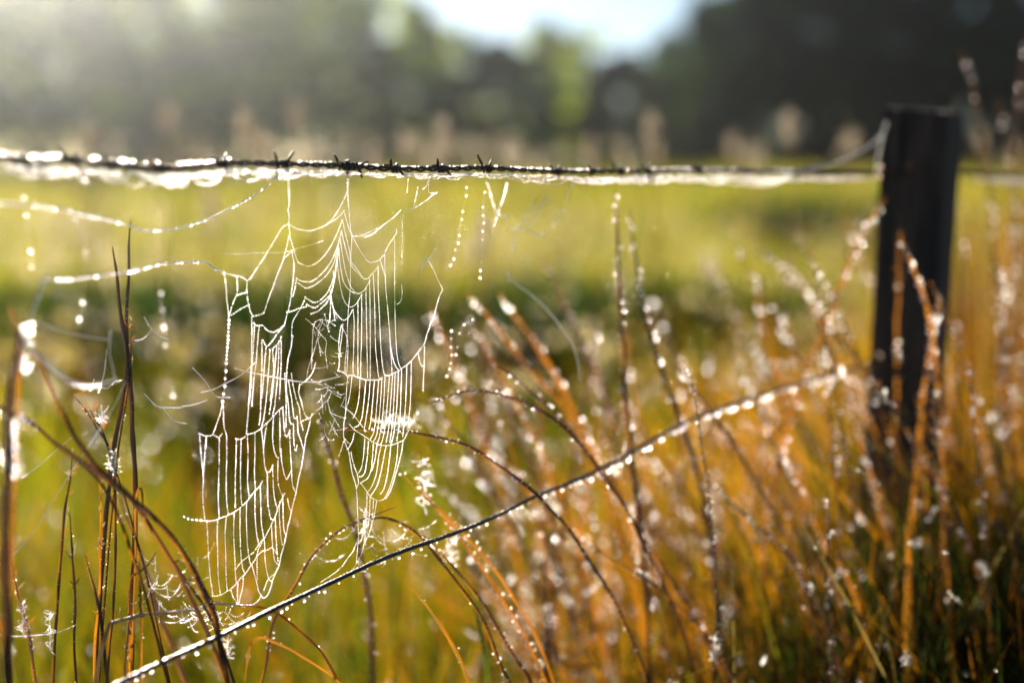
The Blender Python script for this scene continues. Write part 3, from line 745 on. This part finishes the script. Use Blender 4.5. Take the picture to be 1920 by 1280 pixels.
random.seed(34)

# tangles of dew silk caught in the grass
def tangle(label, cx, cy, sx, sy, Y, n, bead, seed, loops=False):
    random.seed(seed); t = thing('cobweb', label, 'cobweb', onp(cx, cy, Y)); b = Buf(); bead *= .8
    if loops:                              # slack beaded lines slung between holding points
        for _ in range(n):
            a = (random.gauss(cx, sx), random.gauss(cy, sy)); g_ = random.uniform(0, 6.28); l_ = random.uniform(18, 62)
            c = (a[0] + math.cos(g_) * l_, a[1] + math.sin(g_) * l_ * .55); sag = l_ * random.uniform(.08, .25)
            q = [(a[0] + (c[0] - a[0]) * k / 4, a[1] + (c[1] - a[1]) * k / 4 + sag * math.sin(k / 4 * math.pi)) for k in range(5)]
            thread_buf(b, smooth([onp(*p, Y) for p in q], 3), bead * random.uniform(.7, 1.1), 3.6, .2, .4, .2)
    else:                                  # short dewy hairs standing out from a line along the stem
        ax = [(cx + random.gauss(0, .15) * sx, cy + (k / 7 - .5) * 2.6 * sy) for k in range(8)]
        if sx > sy * 1.4: ax = [(cx + (k / 7 - .5) * 2.6 * sx, cy + random.gauss(0, .15) * sy) for k in range(8)]
        thread_buf(b, smooth([onp(*p, Y) for p in ax], 3), bead * .8, 4, .2, .5, .3)
        for _ in range(n * 2):
            k = random.uniform(0, 6.99); u = k - int(k); a = ax[int(k)]; c = ax[int(k) + 1]; p = (a[0] * (1 - u) + c[0] * u, a[1] * (1 - u) + c[1] * u)
            g_ = random.uniform(0, 6.28); l_ = random.uniform(4, 9) + min(sx, sy) * random.uniform(.2, 1.1); dy = random.uniform(-.012, .012)
            e = (p[0] + math.cos(g_) * l_, p[1] + math.sin(g_) * l_); m_ = ((p[0] + e[0]) / 2 + random.gauss(0, 1.5), (p[1] + e[1]) / 2 + random.gauss(0, 1.5))
            thread_buf(b, smooth([onp(*p, Y), onp(*m_, Y + dy * .5), onp(*e, Y + dy)], 3), bead * random.uniform(.6, 1.15), 3.4, .2, .4, .15)
    b.build('thread', [M_silk, M_dew], t)
tangle('white dewy tangle hung between blades below the web left corner', 320, 1110, 38, 34, 1.22, 34, 1.2, 41, True)
tangle('dewy tangle on the level stem under the web', 390, 1150, 30, 12, 1.24, 26, 1.5, 42, True)
tangle('small white tuft of silk on the dark blade tips at left', 190, 782, 9, 9, 1.24, 14, .9, 43)
tangle('white silk tuft at the crossing of stems left of the web', 212, 868, 9, 18, 1.23, 26, 1.1, 44)
tangle('white silk tuft on the blade near the bottom left corner', 42, 1160, 7, 22, 1.2, 16, 1.0, 45)
tangle('silk tuft wrapped on the blade pair at bottom left', 95, 1180, 8, 28, 1.22, 16, 1.0, 46)
tangle('bright blurred silk mass behind the right edge of the web', 745, 790, 24, 14, 1.44, 15, 1.6, 47)
tangle('drooping silk mass over the bent stem right of the web', 795, 905, 12, 34, 1.42, 15, 1.9, 48)
tangle('bright silk gathered at the foot of the right web', 682, 985, 10, 22, 1.35, 14, 1.5, 49)
tangle('white silk smear on the stem crossing the lower wire', 845, 1030, 12, 22, 1.47, 14, 2.0, 50)
tangle('silk tuft hanging below the lower wire at bottom centre left', 425, 1215, 8, 14, 1.2, 18, 1.1, 51)
tangle('scattered silk loops just above the lower wire', 715, 1030, 32, 18, 1.36, 20, 1.6, 52, True)
tangle('white silk on a thin stem at the bottom right', 1698, 1235, 6, 8, 1.4, 14, 1.5, 53)
tangle('white silk on a stem at the lower right of centre', 1340, 1215, 5, 18, 1.4, 16, 1.5, 54)
tangle('frayed pale silk wrapped round the leftmost stem top', 40, 650, 12, 32, 1.05, 34, 2.4, 55)
tangle('pale silk hanging on the leftmost thick stem', 22, 840, 14, 40, 1.04, 34, 2.6, 56)

# ------------------------------------------------------------ individual grass stems
DARK = (.016, .008, .006); OR = (.42, .16, .006); BR = (.065, .03, .014); GRN = (.10, .14, .012); PALE = (.35, .28, .17)
def stem(name, label, txt, Y, w, colA, colB, dew=0.0, dr=1.3, cat=None, group=None, fold=.5, tube=False, head=0, spread=2.0, wk=1.0):
    pts = parse(txt)[0]; n = len(pts); Ys = Y if isinstance(Y, tuple) else (Y, Y)
    P = [onp(p[0], p[1], Ys[0] + (Ys[1] - Ys[0]) * i / (n - 1)) for i, p in enumerate(pts)]
    d = P[-1] - P[-2]; d = d / (np.linalg.norm(d) + 1e-9); Q = smooth(P, 6)
    if P[-1][2] > .03:
        z_ = P[-1][2]; ex = max(-.15, min(.15, d[0] * z_ * .5)); c1 = P[-1] + d * z_ * .3; e = P[-1] + np.array((ex, 0, 0)); e[2] = -.01
        if c1[2] > P[-1][2]: c1 = P[-1] + np.array((d[0] * .02, 0, -.02))
        Q += [P[-1] * (1 - t) ** 2 + c1 * 2 * t * (1 - t) + e * t * t for t in np.linspace(.08, 1, 10)]; P = P + [e]
    u = PXM * Ys[0] / 1.3; N_ = len(Q); Q = [q + np.array((noise.noise(Vector(q * 22)), 0, noise.noise(Vector(q * 22 + 5)))) * .0022 for q in Q]
    wid = [w * wk * u * .5 * (min(1, .08 + 1.6 * (i / N_) ** .6 * 1.0)) * (1 + .1 * math.sin(i)) for i in range(N_)]
    base = np.array(P[-1]); base[2] = 0
    t = thing(name, label, cat or ('grass blade' if name == 'sedge' else 'grass'), base, group)
    b = Buf()
    if tube: b.tube(Q, [x * .9 for x in wid], 6, np.array([np.array(colA) * (.8 + .4 * random.random()) for _ in Q]))
    else: b.blade(Q, wid, colA, colB, fold, random.uniform(-.6, .6))
    b.build('stem' if tube else 'leaf', M_blade, t)
    if head:                               # seed spikelets along the upper part
        b = Buf(); K = max(6, int(N_ * .45))
        for i in range(head):
            j = random.randrange(0, K); q = Q[j]; dd = rng.normal(0, 1, 3); dd[2] = abs(dd[2]) + .6; dd /= np.linalg.norm(dd); l_ = random.uniform(.005, .012)
            b.blade([q, q + dd * l_ * .5, q + dd * l_], [.0003, .0009, .0002], PALE if random.random() < .5 else colB, colB, .3)
        kind(b.build('spikelets', M_blade, t), 'stuff')
    if dew:
        b = Buf(); R_ = resample(Q[:int(N_ * .8)], 6 * u)
        for q in R_[3:]:
            if noise.noise(Vector(q * 55)) + random.uniform(-.3, .3) > .35 - dew: b.bead(q + rng.normal(0, spread * u, 3), dr * u * .82 * min(1.75, math.exp(random.gauss(0, .45))))
        if b.n: kind(b.build('dew', M_dew, t), 'stuff')
    return t
random.seed(60)
G = 'dark sharp grass blades at the left'
stem('sedge', 'tall dark blade whose tip stands second highest, left one of the crossing pair', "212,462 216,490 220,520 229,590 237,650 242,720 248,790 253,860 254,950 252,1040 249,1130 246,1285", 1.26, 10, DARK, BR, .12, 1.0, group=G)
stem('sedge', 'tallest dark blade at left, tip just under the slack strand', "247,410 243,450 242,520 240,600 238,680 231,740 222,800 212,860 206,900 198,1000 190,1080 186,1150 180,1285", 1.25, 9.5, DARK, BR, .12, 1.0, group=G)
stem('sedge', 'short side blade leaving the crossing pair', "251,595 246,640 243,690 236,740", 1.25, 5, DARK, OR, .3, 1.0, group=G, wk=.82, head=9)
stem('sedge', 'dark blade slanting from upper left into the white silk tuft', "139,741 160,765 180,795 200,825 210,850 214,900 217,960 216,1050 212,1130 206,1200 200,1285", 1.25, 7, DARK, OR, .2, 1.1, group=G, wk=.82, head=9)
stem('sedge', 'short blade with a bent top beside the silk tuft', "168,762 180,785 195,810 205,840", 1.25, 5, DARK, OR, .1, 1.0, group=G, wk=.82, head=9)
stem('sedge', 'straight blade with orange edge, third from the left edge', "138,842 133,880 126,940 120,1000 114,1060 108,1130 104,1200 101,1285", 1.23, 8, DARK, OR, .15, 1.1, group=G, wk=.82, head=9)
stem('sedge', 'thin dark blade close right of the orange edged one', "133,955 136,1000 138,1060 140,1120 142,1200 143,1285", 1.23, 6, DARK, BR, .1, 1.0, group=G, wk=.82, head=9)
stem('sedge', 'thin orange blade rising to the silk tuft at the crossing of stems', "184,862 187,900 191,950 190,1010 186,1080 182,1160 176,1285", 1.24, 6, OR, DARK, .1, 1.0, group=G, wk=.82, head=9)
stem('sedge', 'dewy orange blade at the bottom left corner', "22,1048 30,1090 42,1140 52,1190 60,1240 68,1285", 1.21, 8, BR, OR, .5, 1.2, group=G, wk=.82, head=9)
stem('sedge', 'dewy dark blade at bottom left, splitting from the thick pair', "162,1040 170,1080 180,1120 190,1170 198,1230 202,1285", 1.23, 8, DARK, OR, .35, 1.1, group=G, wk=.82, head=9)
stem('sedge', 'dark blade slanting down right across the lower wire', "322,1045 340,1070 360,1100 385,1140 400,1170 415,1205 430,1250 440,1285", 1.18, 8, DARK, BR, .2, 1.0, group=G, wk=.82, head=9)
stem('sedge', 'thin orange blade beside the dark one crossing the lower wire', "351,1032 358,1060 370,1090 382,1120 396,1150 412,1190 425,1235", 1.19, 4, OR, DARK, .25, .9, group=G, wk=.82, head=9)
stem('dry_grass', 'small orange leaf folded over like a hook', "275,996 272,965 269,935 266,916 260,922 257,945 256,985 254,1040", 1.22, 5, OR, OR, .05, 1.0, cat='leaf')
stem('sedge', 'orange curled blade at the very bottom left of the lower wire', "457,1280 462,1240 468,1215 478,1200 495,1195 520,1205 548,1218", 1.2, 5, OR, BR, .12, .9)
stem('sedge', 'dark thin blade standing close right of the folded orange leaf', "256,1035 262,1080 264,1140 266,1200 267,1285", 1.22, 6, OR, DARK, .25, 1.0, group=G, wk=.82, head=9)
stem('sedge', 'stout orange blade pair base at the bottom, left of the lower wire', "240,1150 243,1190 246,1240 248,1285", 1.22, 9, OR, BR, .2, 1.0, group=G, wk=.82, head=9)
stem('sedge', 'bent brown leaf arching above the level dewy stem', "292,1032 280,1052 262,1072 248,1082 243,1110 240,1160", 1.22, 5, BR, OR, .1, .9)
stem('wild_grass', 'level dewy stem lying under the foot of the web', "480,1136 440,1134 400,1130 370,1138 330,1146 280,1152 240,1160 205,1166", (1.27, 1.19), 8, PALE, BR, .75, 1.5, tube=True)
stem('wild_grass', 'brown stem lying level under the web towards the lower wire', "365,1118 400,1128 440,1134 480,1136 520,1150 560,1180 600,1220 640,1290", 1.3, 5, OR, BR, .35, 1.3, tube=True)
B = 'blurred thick stems at the left edge'
stem('wild_grass', 'long brown stem arching from the frayed top down to the web foot', "45,600 55,640 80,690 110,760 140,820 180,870 215,900 250,935 290,975 330,1020 370,1080 400,1150 420,1240", (1.07, 1.17), 12, DARK, OR, .35, 1.8, group=B, fold=.6)
stem('wild_grass', 'orange stem sloping from the left edge through the silk tuft', "-15,745 0,760 50,785 100,825 150,862 200,898 240,930 280,985", (1.1, 1.17), 10, BR, OR, .35, 1.6, group=B)
stem('wild_grass', 'dark stem low parallel to the orange sloping one', "-20,755 30,780 80,808 130,850 190,905 230,980 262,1080", (1.12, 1.17), 8, DARK, OR, .25, 1.5, group=B)
stem('wild_grass', 'thick blurred upright stem along the left edge', "36,605 30,660 24,720 17,800 13,900 12,1000 14,1100 17,1200 20,1290", 1.04, 20, BR, DARK, .35, 2.2, group=B)
stem('wild_grass', 'thin blurred upright stem at the extreme left', "12,570 30,605 40,650 36,720", 1.05, 7, OR, BR, .2, 1.8, group=B)
stem('wild_grass', 'orange curved blade in the bottom left corner', "-20,1130 0,1170 12,1210 20,1290", 1.05, 14, OR, BR, .2, 1.8, group=B)
stem('wild_grass', 'second blurred brown stem descending behind the folded leaf', "215,900 235,960 255,1020 280,1090 300,1160 330,1230 350,1290", 1.45, 9, BR, OR, .2, 1.6, group=B)
random.seed(61)
K = 'brown dewy stems arching right of the web'
def bs(label, txt, Y, w=9, a=BR, b=OR, dew=.42, dr=2.0, **k): return stem('wild_grass', label, txt, Y, w * .85, a, b, dew + .12, dr * 1.1, group=K, spread=3.2, **k)
bs('dark upright stem reaching up to the barbed wire, first of two', "1153,350 1156,430 1160,520 1165,600 1170,700 1178,800 1190,920 1205,1050 1220,1290", 1.62, 11, DARK, OR, .45, 2.6)
bs('dark upright stem leaning left, right one of the two tall ones', "1180,390 1190,470 1205,560 1225,640 1250,720 1280,800 1310,900 1330,1000 1350,1150 1360,1290", 1.66, 10, DARK, BR, .5, 2.6)
bs('stem arching highest out of the web right edge and down right', "795,758 830,745 880,733 930,738 980,752 1040,785 1090,835 1130,890 1180,960 1230,1060 1280,1180 1310,1290", (1.38, 1.5), 9, BR, DARK, .4, 1.9)
bs('stem leaving the web lower right and crossing the wire', "640,808 700,806 780,812 860,830 930,868 980,905 1030,950 1085,1020 1140,1110 1190,1210 1215,1290", (1.33, 1.46), 9, DARK, OR, .35, 1.7)
bs('slanting stem crossing the lower wire at its middle', "880,668 930,690 985,720 1040,775 1090,830 1140,900 1190,980 1240,1060 1300,1150 1350,1250 1370,1290", (1.5, 1.55), 9, BR, OR, .4, 2.2)
bs('faint russet stem behind, upper end beside the dotted drops', "872,545 910,590 950,640 1000,700 1060,765 1120,860 1180,960 1250,1090", 1.75, 11, OR, BR, .5, 2.9)
bs('russet stem leaning left under the wire centre', "1015,480 1040,530 1065,585 1095,650 1130,730 1160,820 1200,950 1240,1100", 1.9, 12, BR, OR, .4, 2.0)
bs('short russet stem between the two faint leaning ones', "935,545 965,590 1000,640 1040,700 1080,780 1120,880", 1.8, 11, OR, BR, .5, 3.0)
bs('brown stem at the bottom of the web bending down right', "640,985 680,975 720,968 760,985 800,1020 850,1080 900,1155 940,1240 960,1290", 1.36, 8, DARK, OR, .45, 1.7)
bs('brown stem dropping to the lower wire below the web', "745,950 700,965 650,985 610,1015 580,1050 555,1095 530,1135 510,1180 490,1290", 1.34, 7, BR, OR, .4, 1.6)
bs('dew laden stem standing behind the web centre', "598,770 610,820 625,870 640,920 660,975 680,1050 695,1150 700,1290", 1.52, 12, BR, DARK, .55, 2.5)
bs('thick dewy stem falling right from the silk mass', "775,890 800,925 830,965 865,1010 910,1070 960,1150 1010,1240 1030,1290", 1.42, 9, OR, BR, .6, 2.0)
bs('stem running close under the thick dewy one', "790,1000 830,1040 880,1100 930,1170 980,1250 1000,1290", 1.38, 8, DARK, OR, .3, 1.7)
bs('orange stem from the web right side fanning downward', "740,880 790,925 830,960 880,1010 930,1070 985,1150 1020,1230", 1.4, 7, OR, OR, .25, 1.6)
bs('bent dark leaf pointing up below the lower wire', "770,1095 790,1120 815,1155 845,1200 870,1250 885,1290", 1.33, 8, OR, GRN, .05, 1.4)
bs('green blade standing below the lower wire', "888,1100 895,1150 905,1200 915,1290", 1.5, 12, GRN, GRN, .05, 2)
bs('pale slanting stem reaching up to the post left side', "1660,370 1640,400 1615,440 1590,495 1560,575 1535,640 1510,700 1480,790 1450,900 1430,1050 1420,1290", 1.8, 10, OR, BR, .6, 3.0)
bs('fan stem leaning left from under the post wire', "1425,470 1460,500 1500,540 1550,600 1600,670 1640,760 1680,900 1700,1050", 2.0, 10, BR, OR, .6, 3.4)
bs('orange stem standing in front of the post', "1688,440 1705,480 1720,520 1735,570 1750,640 1758,720 1765,850 1770,1000 1770,1290", 1.72, 10, OR, BR, .5, 3.0)
bs('second orange stem in front of the post foot', "1760,560 1750,620 1735,700 1725,800 1715,920 1705,1050 1700,1290", 1.75, 11, OR, BR, .5, 3.0)
bs('thin straight stem at the lower right rising to mid height', "1290,680 1305,760 1320,850 1330,940 1340,1040 1345,1130 1342,1210 1335,1290", 1.45, 5, BR, DARK, .35, 1.9)
bs('thin upright brown stem with bead tip at the lower right', "1552,920 1552,980 1550,1040 1555,1120 1558,1200 1560,1290", 1.5, 6, BR, DARK, .4, 2.4)
bs('stout orange leaf upright before the post foot', "1700,985 1702,1040 1704,1090 1702,1150 1700,1200 1705,1290", 1.6, 17, OR, OR, .35, 2.8)
bs('orange leaf slanting right of the lower middle', "1565,1045 1585,1080 1605,1120 1625,1180 1640,1290", 1.6, 14, OR, BR, .2, 2.6)
bs('long stem crossing low from left to right at the bottom', "1050,985 1100,1020 1150,1050 1200,1075 1250,1115 1300,1165 1350,1230 1380,1290", 1.48, 7, BR, OR, .35, 2.0)
bs('dark stem parallel to the wire end, low right', "1330,905 1370,940 1410,980 1450,1010 1490,1060 1530,1130 1560,1210 1580,1290", 1.55, 8, BR, DARK, .35, 2.2)
bs('dewy upright spike at the far right of the post', "1880,520 1884,600 1888,700 1892,800 1900,950 1905,1290", 1.9, 11, BR, OR, .35, 3.0)
bs('tall russet spike at the right edge near the treetops', "1800,90 1820,150 1835,230 1850,330 1862,450 1870,600 1880,900 1885,1290", 2.1, 5, BR, OR, .12, 2.6)
bs('tall russet spike cut by the right edge', "1925,60 1915,150 1905,260 1900,380 1898,520 1900,800 1900,1290", 2.2, 5, BR, OR, .12, 2.6)
bs('russet spike leaning right beside the post', "1870,180 1880,250 1895,330 1905,420 1910,560 1915,800 1915,1290", 2.3, 5, BR, OR, .15, 2.6)
bs('bent pale dewy spike at right below the post', "1820,970 1850,975 1880,990 1895,1030 1900,1100 1905,1290", 1.75, 9, BR, OR, .8, 3.2)
bs('green blade at the bottom right edge', "1840,1060 1845,1120 1850,1200 1852,1290", 1.8, 13, GRN, GRN, .02, 2)
# unlabeled-by-place look-alikes: blurred russet stems filling the clump
random.seed(62)
for i in range(105):
    px = random.uniform(900, 1950); top = random.uniform(560, 1020) - 90 * (px > 1400) - 70 * (px > 1600); ln = random.choice((random.uniform(-330, -60), random.uniform(-330, -60), random.uniform(-90, 110))); Y = random.uniform(1.6, 2.4)
    pts = ' '.join(f"{px + ln * (1 - k) ** 1.6:.0f},{top + (1300 - top) * k:.0f}" for k in (0, .15, .35, .6, 1))
    stem('wild_grass', 'out of focus russet grass stem beaded with dew in the clump by the post', pts, Y, random.uniform(4, 8), random.choice((BR, OR, DARK)), random.choice((OR, BR, OR)), random.uniform(.12, .34), random.uniform(2.4, 3.8), head=16, group='russet dewy stems in the clump by the post', spread=3)
# pale seed heads standing above the field line
random.seed(63)
PLUMES = [(random.uniform(-10, 1920), random.uniform(258, 312), random.uniform(3.6, 7.5), 'small blurred pale seed head in the row along the far edge of the field') for _ in range(64)]
for i, (px, py, Y, lab) in enumerate([(316, 222, 3.6, 'leftmost pale seed head above the wire'), (459, 243, 3.0, 'pale seed head over the second tall barb'), (555, 218, 4.2, 'faint seed head above the web'), (497, 285, 2.6, 'large round pale seed head just touching the wire'),
        (832, 256, 3.2, 'slanting pale seed head above the middle of the wire'), (1220, 243, 3.3, 'pale seed head above the wire right of centre'), (170, 262, 3.8, 'dull pale seed head near the left end of the wire'), (1105, 285, 4.0, 'low seed head above the tall dark stems'),
        (1480, 235, 3.6, 'brownish seed head left of the post'), (965, 290, 3.8, 'low pale seed head over the beaded vee'), (700, 295, 4.0, 'low pale seed head right above the web top'), (890, 470, 3.4, 'bright pale seed head in the field below the wire'), (905, 430, 3.0, 'pale plume beside the dotted drops in the field'), (1330, 500, 3.3, 'round pale seed head in the field right of centre'), (395, 385, 3.5, 'pale seed head in the field above the sagging strand')] + PLUMES):
    c = onp(px, py, Y); t = thing('seed_head', lab, 'seed head', (c[0] + .03, Y, 0), 'pale seed heads in the field' if i < 15 else 'small pale seed heads along the far edge of the field'); b = Buf()
    Q = smooth([c, c + np.array((.01, 0, -.12)), np.array((c[0] + .03, Y, -.01))], 5); b.tube(Q, [.001 + .001 * j / len(Q) for j in range(len(Q))], 5, (.45, .3, .1)); b.build('stalk', M_blade, t)
    b = Buf()
    for _ in range(320 if i < 15 else 120):
        q = c + np.array((random.gauss(0, .006), random.gauss(0, .006), random.gauss(0, .016))); dd = rng.normal(0, 1, 3); dd /= np.linalg.norm(dd)
        b.blade([q, q + dd * .005, q + dd * .009], [.0003, .0012, .0003], (.6, .5, .36), (.85, .74, .58), .3)
    kind(b.build('plume', M_blade, t), 'stuff')

# ------------------------------------------------------------ morning haze
hb = Buf(); x0, x1, y0, y1, z0, z1 = -150, 150, -14, 240, -1.2, 30
V = [(x0, y0, z0), (x1, y0, z0), (x1, y1, z0), (x0, y1, z0), (x0, y0, z1), (x1, y0, z1), (x1, y1, z1), (x0, y1, z1)]
hb.add(V, [(0, 3, 2, 1), (4, 5, 6, 7), (0, 1, 5, 4), (1, 2, 6, 5), (2, 3, 7, 6), (3, 0, 4, 7)])
M_haze = mat('haze_air'); o = N(M_haze, 'ShaderNodeOutputMaterial'); v = N(M_haze, 'ShaderNodeVolumePrincipled')
v.inputs['Density'].default_value = .00046; v.inputs['Anisotropy'].default_value = .92; v.inputs['Color'].default_value = (.88, .95, 1.0, 1); L(M_haze, v.outputs[0], o.inputs['Volume'])
kind(hb.build('haze', M_haze, smooth_=False), 'stuff')
